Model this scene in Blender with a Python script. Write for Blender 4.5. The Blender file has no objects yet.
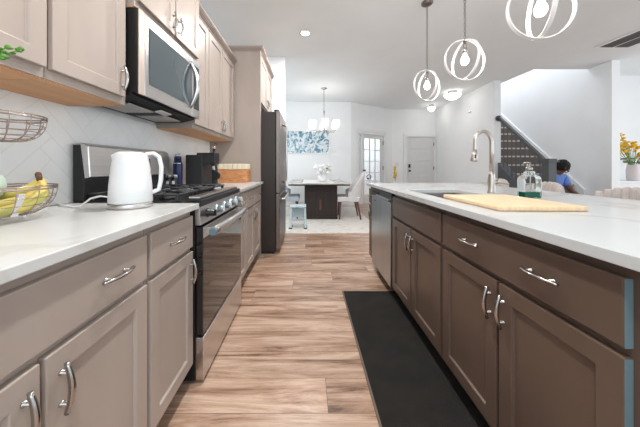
import bpy, bmesh, math, random
from mathutils import Vector, Matrix, Euler
random.seed(7)
PI = math.pi
S = bpy.context.scene
COL = S.collection

# ------------------------------------------------------------------ camera, world, lights, exposure
FPX = 250.0; CH = 1.096; VPX, VPY = 307.5, 166.5
cam_d = bpy.data.cameras.new('camera'); cam = bpy.data.objects.new('camera', cam_d); COL.objects.link(cam)
cam.location = (0, 0, CH); cam.rotation_euler = (PI/2, 0, 0)
cam_d.sensor_width = 36; cam_d.sensor_fit = 'HORIZONTAL'; cam_d.lens = FPX/640*36
cam_d.shift_x = (320-VPX)/640; cam_d.shift_y = -(213.5-VPY)/640
cam_d.clip_start = 0.02
S.camera = cam
w = bpy.data.worlds.new('world'); S.world = w; w.use_nodes = True
w.node_tree.nodes['Background'].inputs[0].default_value = (0.80, 0.91, 1.0, 1)
w.node_tree.nodes['Background'].inputs[1].default_value = 0.95
S.view_settings.view_transform = 'Standard'; S.view_settings.look = 'None'
S.view_settings.gamma = 1; S.view_settings.use_curve_mapping = False
S.view_settings.exposure = 0.37

def area(name, loc, rot, sx, sy, power, col=(1, 1, 1)):
    l = bpy.data.lights.new(name, 'AREA'); l.shape = 'RECTANGLE'; l.size = sx; l.size_y = sy
    l.energy = power; l.color = col
    o = bpy.data.objects.new(name, l); COL.objects.link(o); o.location = loc; o.rotation_euler = rot
    return o
# daylight of the living room windows (right), of the dining window (left) and of the glazing behind the viewer
area('daylight_living_room', (7.6, 1.6, 1.6), (0, PI/2, 0), 2.2, 4.0, 60, (0.93, 0.97, 1.0))
area('daylight_dining_room', (-2.7, 5.6, 1.5), (0, -PI/2, 0), 2.0, 2.2, 24, (0.95, 0.98, 1.0))
area('daylight_rear_glazing', (1.0, -2.3, 1.7), (PI/2, 0, 0), 4.0, 2.0, 28, (0.85, 0.95, 1.0))
area('fill_stairwell', (4.7, 6.4, 5.0), (0, 0, 0), 0.8, 2.4, 40, (0.93, 0.95, 1.0))  # unseen fill lamp added under the closed stairwell top to brighten its wall
area('fill_study', (1.7, 9.0, 2.88), (0, 0, 0), 1.4, 1.2, 34, (0.93, 0.97, 1.0))  # unseen fill lamp added at ceiling level to brighten the study
area('area_entrance', (3.2, 6.4, 2.6), (0, 0, 0), 0.8, 0.8, 2, (1, .98, .95))  # downward area lamp below the hall ceiling, no fixture

# ------------------------------------------------------------------ helpers
def mat(name, col, rough=0.5, metal=0.0, var=0.0, scale=6.0, stretch=(1, 1, 1), bump=0.0, bscale=60.0,
        emit=None, estr=0.0, trans=0.0, ior=1.45, coat=0.0, col2=None, lo=0.35, hi=0.65, alpha=1.0, sheen=0.0):
    m = bpy.data.materials.new(name); m.use_nodes = True
    nt = m.node_tree; N = nt.nodes; L = nt.links; b = N['Principled BSDF']
    b.inputs['Base Color'].default_value = (*col, 1); b.inputs['Roughness'].default_value = rough
    b.inputs['Metallic'].default_value = metal; b.inputs['IOR'].default_value = ior
    b.inputs['Transmission Weight'].default_value = trans; b.inputs['Coat Weight'].default_value = coat
    b.inputs['Alpha'].default_value = alpha; b.inputs['Sheen Weight'].default_value = sheen
    if emit: b.inputs['Emission Color'].default_value = (*emit, 1); b.inputs['Emission Strength'].default_value = estr
    tc = N.new('ShaderNodeTexCoord'); mp = N.new('ShaderNodeMapping'); mp.inputs['Scale'].default_value = stretch
    L.new(tc.outputs['Object'], mp.inputs[0])
    if var > 0 or col2:
        n = N.new('ShaderNodeTexNoise'); n.inputs['Scale'].default_value = scale; n.inputs['Detail'].default_value = 5
        L.new(mp.outputs[0], n.inputs['Vector'])
        r = N.new('ShaderNodeValToRGB'); L.new(n.outputs[0], r.inputs[0])
        r.color_ramp.elements[0].position = lo; r.color_ramp.elements[1].position = hi
        c2 = col2 if col2 else tuple(c*(1+var) for c in col)
        c1 = col if col2 else tuple(c*(1-var) for c in col)
        r.color_ramp.elements[0].color = (*c1, 1); r.color_ramp.elements[1].color = (*c2, 1)
        L.new(r.outputs[0], b.inputs['Base Color'])
    if bump > 0:
        n = N.new('ShaderNodeTexNoise'); n.inputs['Scale'].default_value = bscale; n.inputs['Detail'].default_value = 3
        L.new(mp.outputs[0], n.inputs['Vector'])
        bp = N.new('ShaderNodeBump'); bp.inputs['Strength'].default_value = bump; bp.inputs['Distance'].default_value = 0.01
        L.new(n.outputs[0], bp.inputs['Height']); L.new(bp.outputs[0], b.inputs['Normal'])
    return m

M = {}
M['wall'] = mat('wall_paint', (0.88, 0.895, 0.905), 0.8, var=0.01, scale=3)
M['ceil'] = mat('ceiling_paint', (0.84, 0.87, 0.885), 0.9, var=0.01, scale=3)
M['trim'] = mat('trim_paint', (0.84, 0.85, 0.86), 0.4, var=0.01)
M['taupe'] = mat('taupe_cabinet_stain', (0.415, 0.345, 0.302), 0.34, var=0.06, scale=4, stretch=(1, 1, .35), coat=0.1)
M['umber'] = mat('umber_island_stain', (0.112, 0.074, 0.056), 0.34, var=0.07, scale=4, stretch=(1, 1, .35), coat=0.1)
M['rawwood'] = mat('raw_maple_underside', (0.68, 0.36, 0.17), 0.5, var=0.1, scale=5, stretch=(3, .4, 1))
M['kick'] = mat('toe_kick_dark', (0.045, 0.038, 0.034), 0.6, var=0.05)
M['nickel'] = mat('satin_nickel', (0.44, 0.42, 0.40), 0.2, 1.0, var=0.03)
M['chrome'] = mat('polished_chrome', (0.85, 0.86, 0.87), 0.08, 1.0, var=0.01)
M['steel'] = mat('brushed_stainless', (0.62, 0.60, 0.59), 0.28, 1.0, var=0.04, scale=8, stretch=(1, .2, 12))
M['darksteel'] = mat('dark_stainless', (0.24, 0.21, 0.195), 0.42, 1.0, var=0.05, scale=6, stretch=(1, 6, .3))
M['dwsteel'] = mat('slate_stainless', (0.46, 0.47, 0.48), 0.3, 1.0, var=0.05, scale=6, stretch=(1, 6, .3))
M['fridgeside'] = mat('charcoal_case_paint', (0.034, 0.027, 0.023), 0.45, var=0.04)
M['black'] = mat('black_enamel', (0.012, 0.012, 0.013), 0.3, var=0.1)
M['blackmatte'] = mat('matte_black', (0.02, 0.02, 0.021), 0.6, var=0.1)
M['iron'] = mat('cast_iron', (0.03, 0.03, 0.032), 0.5, bump=0.2, bscale=300)
M['blackglass'] = mat('black_glass', (0.01, 0.01, 0.011), 0.06, coat=0.5, var=0.05)
M['mwglass'] = mat('microwave_window_glass', (0.06, 0.08, 0.09), 0.08, coat=.8, var=0.03)
M['blue_daylight'] = mat('painted_blue_reflection', (0.14, 0.215, 0.245), 0.3, var=0.06)  # blue reflected daylight painted as a colour of its own
M['white'] = mat('white_plastic', (0.74, 0.745, 0.75), 0.3, var=0.01)
M['butcher'] = mat('maple_cutting_board', (0.78, 0.56, 0.35), 0.45, var=0.08, scale=7, stretch=(8, .6, 1))
M['fabric'] = mat('beige_upholstery', (0.50, 0.44, 0.41), 0.85, var=0.05, scale=30, bump=0.15, bscale=300, sheen=.3)
M['chairfab'] = mat('light_grey_upholstery', (0.68, 0.66, 0.655), 0.9, var=0.04, scale=30, bump=0.1, bscale=300)
M['bluefab'] = mat('blue_grey_upholstery', (0.50, 0.56, 0.60), 0.9, var=0.05, scale=30)
M['walnut'] = mat('reddish_walnut', (0.13, 0.05, 0.035), 0.35, var=0.2, scale=6, stretch=(4, 4, .5))
M['espresso'] = mat('espresso_wood', (0.026, 0.016, 0.013), 0.55, var=0.2, scale=6, stretch=(4, 4, .5))
M['stairgrey'] = mat('charcoal_stair_paint', (0.07, 0.075, 0.08), 0.45, var=0.05)
M['carpet'] = mat('brown_stair_carpet', (0.15, 0.125, 0.11), 0.95, var=0.15, scale=60, bump=0.3, bscale=200)
M['nosing'] = mat('pale_oak_nosing', (0.6, 0.56, 0.5), 0.5, var=0.08)
M['rug'] = mat('cream_shag', (0.80, 0.76, 0.71), 1.0, col2=(0.60, 0.55, 0.5), scale=9, lo=.5, hi=.8, bump=0.8, bscale=90)
M['mat'] = mat('charcoal_mat_weave', (0.012, 0.010, 0.008), 0.95, var=0.25, scale=9, bump=0.35, bscale=260)
M['matedge'] = mat('brown_mat_binding', (0.16, 0.12, 0.095), 0.9, var=0.1)
M['frost'] = mat('frosted_shade_glow', (0.95, 0.95, 0.93), 0.4, emit=(1, 0.97, 0.93), estr=1.6)
M['bulb'] = mat('bulb_glow', (1, 1, 1), 0.3, emit=(1, 0.96, 0.9), estr=9)
M['ledring'] = mat('whitewashed_ring', (0.80, 0.79, 0.78), 0.4, var=0.03)
M['can'] = mat('recessed_lens_glow', (1, 1, 1), 0.3, emit=(1, 0.97, 0.93), estr=9)
M['clear'] = mat('clear_glass', (0.93, 0.98, 0.97), 0.02, trans=1.0, ior=1.2)
M['pane'] = mat('window_pane', (0.95, 0.97, 0.98), 0.02, trans=1.0, ior=1.05)
M['green'] = mat('green_soap', (0.0, 0.12, 0.07), 0.15, var=0.05)
M['navy'] = mat('navy_enamel', (0.012, 0.022, 0.09), 0.3, var=0.08)
M['banana'] = mat('banana_skin', (0.80, 0.57, 0.16), 0.5, col2=(0.50, 0.52, 0.12), scale=12)
M['bananatip'] = mat('banana_stem_brown', (0.13, 0.06, 0.03), 0.7, var=0.2)
M['melon'] = mat('pale_green_rind', (0.55, 0.68, 0.58), 0.5, var=0.08, scale=12)
M['leaf'] = mat('leaf_green', (0.08, 0.22, 0.03), 0.5, var=0.25, scale=20)
M['yellow'] = mat('yellow_petals', (0.85, 0.52, 0.03), 0.6, var=0.15, scale=30)
M['whitepetal'] = mat('white_petals', (0.85, 0.85, 0.84), 0.7, var=0.04)
M['pinkvase'] = mat('blush_ceramic', (0.74, 0.66, 0.65), 0.35, var=0.03)
M['crateorange'] = mat('woven_rattan', (0.66, 0.24, 0.09), 0.7, col2=(0.85, 0.45, 0.20), scale=16, stretch=(1, 1, 5), bump=0.8, bscale=60)
M['cream'] = mat('cream_cotton', (0.85, 0.76, 0.58), 0.8, var=0.06, scale=20)
M['skin'] = mat('brown_skin', (0.13, 0.06, 0.035), 0.5, var=0.05)
M['hair'] = mat('black_hair', (0.008, 0.007, 0.007), 0.8, bump=0.8, bscale=120)
M['shirt'] = mat('blue_shirt', (0.12, 0.22, 0.55), 0.8, var=0.1, scale=14)
M['trousers'] = mat('dark_trousers', (0.03, 0.035, 0.05), 0.85, var=0.1)
M['paleblue'] = mat('pale_blue_plastic', (0.56, 0.68, 0.73), 0.35, var=0.05)
M['door'] = mat('door_paint', (0.72, 0.72, 0.725), 0.4, var=0.01)
M['red'] = mat('red_plastic', (0.35, 0.04, 0.07), 0.5, var=0.05)
M['vent'] = mat('vent_grey', (0.16, 0.17, 0.175), 0.6, var=0.05)
M['tile'] = mat('white_glazed_tile', (0.92, 0.925, 0.92), 0.22, var=0.03, scale=5)
M['grout'] = mat('pale_grout', (0.77, 0.78, 0.775), 0.9, var=0.02)

def quartz(name, base, vein, vscale):
    m = mat(name, base, 0.22); nt = m.node_tree; N = nt.nodes; L = nt.links; b = N['Principled BSDF']
    tc = N['Texture Coordinate']; n = N.new('ShaderNodeTexNoise'); n.inputs['Scale'].default_value = vscale
    n.inputs['Detail'].default_value = 6; n.inputs['Distortion'].default_value = 1.4; L.new(tc.outputs['Object'], n.inputs[0])
    r = N.new('ShaderNodeValToRGB'); e = r.color_ramp.elements
    e[0].position = .465; e[0].color = (*base, 1); e[1].position = .5; e[1].color = (*vein, 1)
    k = e.new(.53); k.color = (*base, 1)
    L.new(n.outputs[0], r.inputs[0]); L.new(r.outputs[0], b.inputs['Base Color']); return m
M['quartz'] = quartz('white_quartz', (0.61, 0.61, 0.595), (0.55, 0.535, 0.51), 1.3)
M['quartz2'] = quartz('white_quartz_island', (0.54, 0.555, 0.555), (0.47, 0.45, 0.43), 1.1)

def floor_mat():
    m = mat('oak_vinyl_planks', (0.5, 0.35, 0.25), 0.3); nt = m.node_tree; N = nt.nodes; L = nt.links; b = N['Principled BSDF']
    tc = N['Texture Coordinate']
    sx = N.new('ShaderNodeSeparateXYZ'); L.new(tc.outputs['Object'], sx.inputs[0])
    dv = N.new('ShaderNodeMath'); dv.operation = 'DIVIDE'; dv.inputs[1].default_value = .185; L.new(sx.outputs[1], dv.inputs[0])
    fl_ = N.new('ShaderNodeMath'); fl_.operation = 'FLOOR'; L.new(dv.outputs[0], fl_.inputs[0])
    wnz = N.new('ShaderNodeTexWhiteNoise'); wnz.noise_dimensions = '1D'; L.new(fl_.outputs[0], wnz.inputs['W'])
    ma = N.new('ShaderNodeMath'); ma.operation = 'MULTIPLY_ADD'; ma.inputs[1].default_value = 1.22; L.new(wnz.outputs['Value'], ma.inputs[0]); L.new(sx.outputs[0], ma.inputs[2])
    cx_ = N.new('ShaderNodeCombineXYZ'); L.new(ma.outputs[0], cx_.inputs[0]); L.new(sx.outputs[1], cx_.inputs[1])
    br = N.new('ShaderNodeTexBrick'); L.new(cx_.outputs[0], br.inputs['Vector'])
    br.inputs['Scale'].default_value = 1; br.inputs['Brick Width'].default_value = 1.22; br.inputs['Row Height'].default_value = 0.185
    br.inputs['Mortar Size'].default_value = 0.0012; br.inputs['Mortar Smooth'].default_value = 0.1
    br.inputs['Color1'].default_value = (0, 0, 0, 1); br.inputs['Color2'].default_value = (1, 1, 1, 1); br.inputs['Mortar'].default_value = (.5, .5, .5, 1)
    br.offset = 0.0
    mp = N.new('ShaderNodeMapping'); mp.inputs['Scale'].default_value = (0.9, 9.0, 1); L.new(tc.outputs['Object'], mp.inputs[0])
    mul = N.new('ShaderNodeMath'); mul.operation = 'MULTIPLY'; mul.inputs[1].default_value = 17; L.new(br.outputs['Color'], mul.inputs[0])
    n = N.new('ShaderNodeTexNoise'); n.noise_dimensions = '4D'; n.inputs['Scale'].default_value = 1.5; n.inputs['Detail'].default_value = 11
    n.inputs['Roughness'].default_value = .72; n.inputs['Distortion'].default_value = 1.1
    L.new(mp.outputs[0], n.inputs['Vector']); L.new(mul.outputs[0], n.inputs['W'])
    r = N.new('ShaderNodeValToRGB'); e = r.color_ramp.elements
    e[0].position = .35; e[0].color = (0.12, 0.062, 0.04, 1)
    e[1].position = .60; e[1].color = (0.62, 0.45, 0.345, 1)
    k = e.new(.46); k.color = (0.40, 0.245, 0.165, 1)
    L.new(n.outputs[0], r.inputs[0])
    hs = N.new('ShaderNodeMix'); hs.data_type = 'RGBA'; hs.blend_type = 'MULTIPLY'
    r2 = N.new('ShaderNodeValToRGB'); r2.color_ramp.elements[0].color = (.84, .83, .82, 1); r2.color_ramp.elements[1].color = (1.08, 1.06, 1.05, 1)
    L.new(br.outputs['Color'], r2.inputs[0])
    hs.inputs[0].default_value = 1; L.new(r.outputs[0], hs.inputs[6]); L.new(r2.outputs[0], hs.inputs[7])
    mo = N.new('ShaderNodeMix'); mo.data_type = 'RGBA'; L.new(br.outputs['Fac'], mo.inputs[0]); L.new(hs.outputs[2], mo.inputs[6]); mo.inputs[7].default_value = (.12, .07, .045, 1)
    L.new(mo.outputs[2], b.inputs['Base Color'])
    bp = N.new('ShaderNodeBump'); bp.inputs['Strength'].default_value = .12; bp.inputs['Distance'].default_value = .004
    L.new(n.outputs[0], bp.inputs['Height']); L.new(bp.outputs[0], b.inputs['Normal'])
    return m
M['floor'] = floor_mat()

def art_mat():
    m = mat('blue_botanical_print', (0.6, .7, .75), 0.6); nt = m.node_tree; N = nt.nodes; L = nt.links; b = N['Principled BSDF']
    tc = N['Texture Coordinate']; mp = N.new('ShaderNodeMapping'); mp.inputs['Scale'].default_value = (1, 1, .8); L.new(tc.outputs['Object'], mp.inputs[0])
    n = N.new('ShaderNodeTexNoise'); n.inputs['Scale'].default_value = 6; n.inputs['Detail'].default_value = 6; n.inputs['Distortion'].default_value = 2.5
    L.new(mp.outputs[0], n.inputs['Vector'])
    r = N.new('ShaderNodeValToRGB'); e = r.color_ramp.elements
    e[0].position = .36; e[0].color = (.05, .14, .24, 1); e[1].position = .62; e[1].color = (.80, .84, .86, 1)
    k = e.new(.43); k.color = (.16, .34, .44, 1); k = e.new(.49); k.color = (.48, .62, .70, 1); k = e.new(.55); k.color = (.72, .78, .80, 1)
    L.new(n.outputs[0], r.inputs[0]); L.new(r.outputs[0], b.inputs['Base Color']); return m
M['art'] = art_mat()

class MB:
    """collects shapes into one mesh"""
    def __init__(self): self.bm = bmesh.new(); self.mats = []
    def box(self, x0, x1, y0, y1, z0, z1, rot=None, pivot=None):
        vs = [self.bm.verts.new((x, y, z)) for x in (x0, x1) for y in (y0, y1) for z in (z0, z1)]
        if rot is not None:
            p = Vector(pivot) if pivot else Vector(((x0+x1)/2, (y0+y1)/2, (z0+z1)/2))
            R = Euler(rot).to_matrix()
            for v in vs: v.co = R @ (v.co-p)+p
        for f in ((0,1,3,2),(4,6,7,5),(0,4,5,1),(2,3,7,6),(0,2,6,4),(1,5,7,3)): self.bm.faces.new([vs[i] for i in f])
        return self
    def prism(self, pts, axis, a, b):
        """polygon pts (2D) extruded along axis from a to b"""
        def P(p, t):
            return {'x': (t, p[0], p[1]), 'y': (p[0], t, p[1]), 'z': (p[0], p[1], t)}[axis]
        A = [self.bm.verts.new(P(p, a)) for p in pts]; B = [self.bm.verts.new(P(p, b)) for p in pts]
        n = len(pts); self.bm.faces.new(A); self.bm.faces.new(B[::-1])
        for i in range(n): self.bm.faces.new([A[i], B[i], B[(i+1) % n], A[(i+1) % n]])
        return self
    def tube(self, pts, r, seg=10, cap=True, flat=1.0, closed=False):
        pts = [Vector(p) for p in pts]; n = len(pts)
        rr = r if isinstance(r, (list, tuple)) else [r]*n
        rings = []; prev = None
        for i, p in enumerate(pts):
            if closed: t = pts[(i+1) % n]-pts[i-1]
            else: t = pts[min(i+1, n-1)]-pts[max(i-1, 0)]
            t.normalize()
            if prev is None:
                u = t.orthogonal() if abs(t.z) > .99 else t.cross(Vector((0, 0, 1)))
            else: u = prev-t*prev.dot(t)
            u.normalize(); prev = u; v = t.cross(u)
            rings.append([self.bm.verts.new(p+(u*math.cos(2*PI*k/seg)+v*math.sin(2*PI*k/seg)*flat)*rr[i]) for k in range(seg)])
        m = n if closed else n-1
        for i in range(m):
            A, B = rings[i], rings[(i+1) % n]
            for k in range(seg):
                f = self.bm.faces.new([A[k], A[(k+1) % seg], B[(k+1) % seg], B[k]]); f.smooth = True
        if cap and not closed: self.bm.faces.new(rings[0][::-1]); self.bm.faces.new(rings[-1])
        return self
    def lathe(self, prof, c=(0, 0, 0), seg=28, axis='z', sx=1.0, sy=1.0):
        c = Vector(c); rings = []
        def P(r, h, a):
            x, y = r*math.cos(a)*sx, r*math.sin(a)*sy
            return c+Vector({'z': (x, y, h), 'x': (h, x, y), 'y': (y, h, x)}[axis])
        for (r, h) in prof:
            if r < 1e-6: rings.append([self.bm.verts.new(P(0, h, 0))])
            else: rings.append([self.bm.verts.new(P(r, h, 2*PI*k/seg)) for k in range(seg)])
        for A, B in zip(rings, rings[1:]):
            for k in range(seg):
                a = [A[k], A[(k+1) % seg]] if len(A) > 1 else [A[0]]
                b = [B[(k+1) % seg], B[k]] if len(B) > 1 else [B[0]]
                if len(a)+len(b) > 2:
                    f = self.bm.faces.new(a+b); f.smooth = True
        if len(rings[0]) > 1: self.bm.faces.new(rings[0][::-1])
        if len(rings[-1]) > 1: self.bm.faces.new(rings[-1])
        return self
    def ball(self, c, r, sx=1, sy=1, sz=1, seg=16, rings=10):
        return self.lathe([(r*math.sin(PI*i/rings), -r*sz*math.cos(PI*i/rings)) for i in range(rings+1)], c, seg, 'z', sx, sy)
    def quad(self, pts):
        self.bm.faces.new([self.bm.verts.new(p) for p in pts]); return self
    def build(self, name, m, parent=None, bev=0.0, seg=2):
        bmesh.ops.recalc_face_normals(self.bm, faces=self.bm.faces)
        me = bpy.data.meshes.new(name); self.bm.to_mesh(me); self.bm.free()
        me.materials.append(m)
        o = bpy.data.objects.new(name, me); COL.objects.link(o)
        if parent: o.parent = parent
        if bev:
            b = o.modifiers.new('bevel', 'BEVEL'); b.width = bev; b.segments = seg; b.limit_method = 'ANGLE'; b.angle_limit = math.radians(50)
            b.harden_normals = False
        return o

def tag(o, label, cat, group=None):
    o['label'] = label; o['category'] = cat
    if group: o['group'] = group
    return o
def thing(name, label, cat, loc=(0, 0, 0), rz=0, group=None):
    o = bpy.data.objects.new(name, None); COL.objects.link(o); o.location = loc; o.rotation_euler = (0, 0, rz)
    o.empty_display_size = .1
    return tag(o, label, cat, group)
def struct(name, mb, m, bev=0, parent=None):
    o = mb.build(name, m, parent, bev)
    if not parent: o['kind'] = 'structure'
    return o

# ------------------------------------------------------------------ the room
HC = 2.9
struct('floor', MB().box(-3.4, 8.2, -2.6, 10.6, -.1, 0), M['floor'])
cl = MB()
cl.box(-3.4, 4.2, -2.6, 10.6, HC, HC+.12); cl.box(4.2, 5.2, -2.6, 4.64, HC, HC+.12); cl.box(5.2, 8.2, -2.6, 4.64, HC, HC+.12); cl.box(5.33, 8.2, 4.64, 10.6, HC, HC+.12)
struct('ceiling', cl, M['ceil'])
struct('wall_left', MB().box(-1.32, -1.2, -2.6, 4.1, 0, HC), M['wall'])
struct('wall_stub', MB().box(-3.0, -.37, 4.1, 4.2, 0, HC), M['wall'])
wl = MB()
wl.box(-3.0, -2.9, 4.2, 7.1, 0, .6); wl.box(-3.0, -2.9, 4.2, 7.1, 2.2, HC); wl.box(-3.0, -2.9, 4.2, 4.6, .6, 2.2); wl.box(-3.0, -2.9, 6.6, 7.1, .6, 2.2)
struct('wall_dining', wl, M['wall'])
struct('wall_back', MB().box(-2.9, 1.22, 7.0, 7.1, 0, HC), M['wall'])
# angled wall with the glazed door
A = Vector((1.22, 7.0)); B = Vector((2.67, 7.9)); D = (B-A); LEN = D.length; ang = math.atan2(D.y, D.x)
def angled(t0, t1, z0, z1, y0=0, y1=.12):
    return (t0*LEN, t1*LEN, y0, y1, z0, z1)
aw = MB(); aw.box(*angled(0, .153, 0, HC)); aw.box(*angled(.82, 1.0, 0, HC)); aw.box(*angled(.153, .82, 2.12, HC))
o = struct('wall_angled', aw, M['wall']); o.location = (A.x, A.y, 0); o.rotation_euler = (0, 0, ang)
struct('wall_entrance', MB().box(2.67, 3.10, 7.9, 8.0, 0, HC).box(4.04, 4.3, 7.9, 8.0, 0, HC).box(3.10, 4.04, 7.9, 8.0, 2.06, HC), M['wall'])
struct('wall_hall', MB().prism([(3.92, 5.25), (4.06, 5.25), (4.14, 7.9), (4.05, 7.9)], 'z', 0, HC), M['wall'])
struct('wall_stair', MB().prism([(5.16, 4.24), (5.30, 4.24), (5.32, 4.64), (5.20, 4.64)], 'z', 0, HC-.001).box(5.20, 5.32, 4.64, 9, 0, 5.2).box(4.06, 4.2, 4.64, 9, HC+.121, 5.2).box(4.06, 5.32, 9, 9.1, 0, 5.2).box(4.2, 5.2, 4.52, 4.64, HC+.121, 5.2).box(4.06, 5.32, 4.52, 9.1, 5.2, 5.3), M['wall'])
struct('wall_right', MB().box(5.34, 8.2, 4.95, 5.07, 0, HC), M['wall'])
struct('wall_living', MB().box(8.1, 8.2, -2.6, 4.95, 0, .5).box(8.1, 8.2, -2.6, 4.95, 2.3, HC).box(8.1, 8.2, -2.6, -.6, .5, 2.3).box(8.1, 8.2, 3.8, 4.95, .5, 2.3), M['wall'])
# study behind the glazed door
struct('wall_study', MB().box(.0, .1, 7.1, 10, 0, HC).box(2.95, 3.05, 8.0, 10, 0, HC).box(.0, 1.35, 10, 10.1, 0, HC).box(2.2, 3.05, 10, 10.1, 0, HC).box(1.35, 2.2, 10, 10.1, 0, .8).box(1.35, 2.2, 10, 10.1, 2.2, HC), M['wall'])
wn = struct('window_1', MB().box(1.35, 1.39, 10, 10.06, .8, 2.2).box(2.16, 2.2, 10, 10.06, .8, 2.2).box(1.39, 2.16, 10, 10.06, .8, .84).box(1.39, 2.16, 10, 10.06, 2.16, 2.2).box(1.39, 2.16, 10.01, 10.05, 1.48, 1.52), M['trim'])
struct('baseboard_back', MB().box(-2.9, 1.2, 6.985, 7.0, 0, .13), M['trim'])
struct('baseboard_entrance', MB().box(2.7, 3.05, 7.885, 7.9, 0, .13), M['trim'])
struct('baseboard_hall', MB().prism([(3.905, 5.25), (3.92, 5.25), (4.05, 7.88), (4.035, 7.88)], 'z', 0, .13), M['trim'])

# ------------------------------------------------------------------ front door and glazed door
fd = MB(); fd.box(3.10, 3.14, 7.86, 7.96, 0, 2.06); fd.box(4.0, 4.04, 7.86, 7.96, 0, 2.06); fd.box(3.14, 4.0, 7.86, 7.96, 2.03, 2.06)
fd.box(3.03, 3.10, 7.875, 7.899, 0, 2.13); fd.box(4.04, 4.085, 7.875, 7.899, 0, 2.13); fd.box(3.10, 4.04, 7.875, 7.899, 2.06, 2.13)
d2 = struct('door_2', fd, M['trim'], .003)
lf = MB(); bm = lf.bm
lf.box(3.14, 4.0, 7.90, 7.94, .01, 2.03)
for k in range(5):
    z = .14+k*.38; lf.box(3.24, 3.90, 7.893, 7.90, z, z+.30)
lf.build('door_leaf', M['door'], d2, .004)
h = MB().lathe([(.03, 0), (.03, .01), (.012, .012), (.012, .05), (.03, .055), (.0, .06)], (0, 0, 0), 16, 'y').build('door_handle', M['black'], d2); h.location = (3.215, 7.83, .96); h.scale = (1, 1, 1)
MB().box(3.185, 3.245, 7.872, 7.892, 1.06, 1.17).build('deadbolt_keypad', M['black'], d2, .003)
for z in (.3, 1.05, 1.8): MB().box(3.975, 4.0, 7.885, 7.9, z-.05, z+.05).build('hinge', M['darksteel'], d2)

gd = MB(); t0, t1 = .153*LEN, .82*LEN; xa = .262*LEN
for (a, b) in ((t0, t0+.04), (t1-.05, t1), (xa-.04, xa)): gd.box(a, b, .0, .12, 0, 2.12)
gd.box(t0, t1, 0, .12, 2.04, 2.12)
gd.box(t0-.07, t0, -.018, 0, 0, 2.19); gd.box(t1, t1+.07, -.018, 0, 0, 2.19); gd.box(t0, t1, -.018, 0, 2.12, 2.19)
d1 = struct('door_1', gd, M['trim'], .003); d1.location = (A.x, A.y, 0); d1.rotation_euler = (0, 0, ang)
MB().box(t0+.04, xa-.04, .055, .063, .1, 2.04).build('sidelight_pane', M['pane'], d1)
la, lb = xa+.003, t1-.053; fr = .10
g = MB(); g.box(la, la+fr, .04, .08, .01, 2.035); g.box(lb-fr, lb, .04, .08, .01, 2.035); g.box(la+fr, lb-fr, .04, .08, .01, .24); g.box(la+fr, lb-fr, .04, .08, 1.93, 2.035)
wi = (lb-la-2*fr)
for k in (1, 2): x = la+fr+wi*k/3; g.box(x-.011, x+.011, .045, .075, .24, 1.93)
for k in range(1, 5): z = .24+1.69*k/5; g.box(la+fr, lb-fr, .046, .074, z-.011, z+.011)
g.build('door_leaf', M['door'], d1)
MB().box(la+fr, lb-fr, .057, .063, .24, 1.93).build('door_pane', M['pane'], d1)
MB().lathe([(.028, 0), (.012, .01), (.012, .045), (.03, .05), (.02, .07), (0, .075)], (la+.05, -.04, .98), 14, 'y').build('door_handle', M['black'], d1)
for z in (.3, 1.05, 1.82): MB().box(lb-.02, lb+.0, .03, .04, z-.06, z+.06).build('hinge', M['black'], d1)

# ------------------------------------------------------------------ backsplash tiles
def herringbone(y0, y1, z0, z1, tw, th):
    mb = MB(); c, s = math.cos(PI/4), math.sin(PI/4); g_ = .0012
    n = int(th/tw)
    def add(u0, v0, u1, v1):
        P = [(u0+g_, v0+g_), (u1-g_, v0+g_), (u1-g_, v1-g_), (u0+g_, v1-g_)]
        P = [(y0+c*u-s*v, z0+s*u+c*v) for u, v in P]
        if max(p[0] for p in P) < y0 or min(p[0] for p in P) > y1 or max(p[1] for p in P) < z0 or min(p[1] for p in P) > z1: return
        mb.prism(P, 'x', -1.2, -1.1885)
    R = 60
    for j in range(-R, R):
        for k in range(-R//n, R//n):
            u = j*tw+k*2*th*0; 
            # horizontal brick of row j starts at u0 = j*tw + k*2*th ; vertical one follows it
            u0 = j*tw+k*2*th; v0 = j*tw
            add(u0, v0, u0+th, v0+tw)
            add(u0-tw, v0, u0, v0+th)
    for co, no in (((0, y0, 0), (0, -1, 0)), ((0, y1, 0), (0, 1, 0)), ((0, 0, z0), (0, 0, -1)), ((0, 0, z1), (0, 0, 1))):
        bmesh.ops.bisect_plane(mb.bm, geom=list(mb.bm.verts)+list(mb.bm.edges)+list(mb.bm.faces), plane_co=co, plane_no=no, clear_outer=True)
    return mb
struct('wall_backsplash', MB().box(-1.2, -1.1895, .1, 3.04, .915, 1.42), M['grout'])
struct('trim_1', herringbone(.1, 3.04, .915, 1.415, .075, .30), M['tile'])

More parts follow.
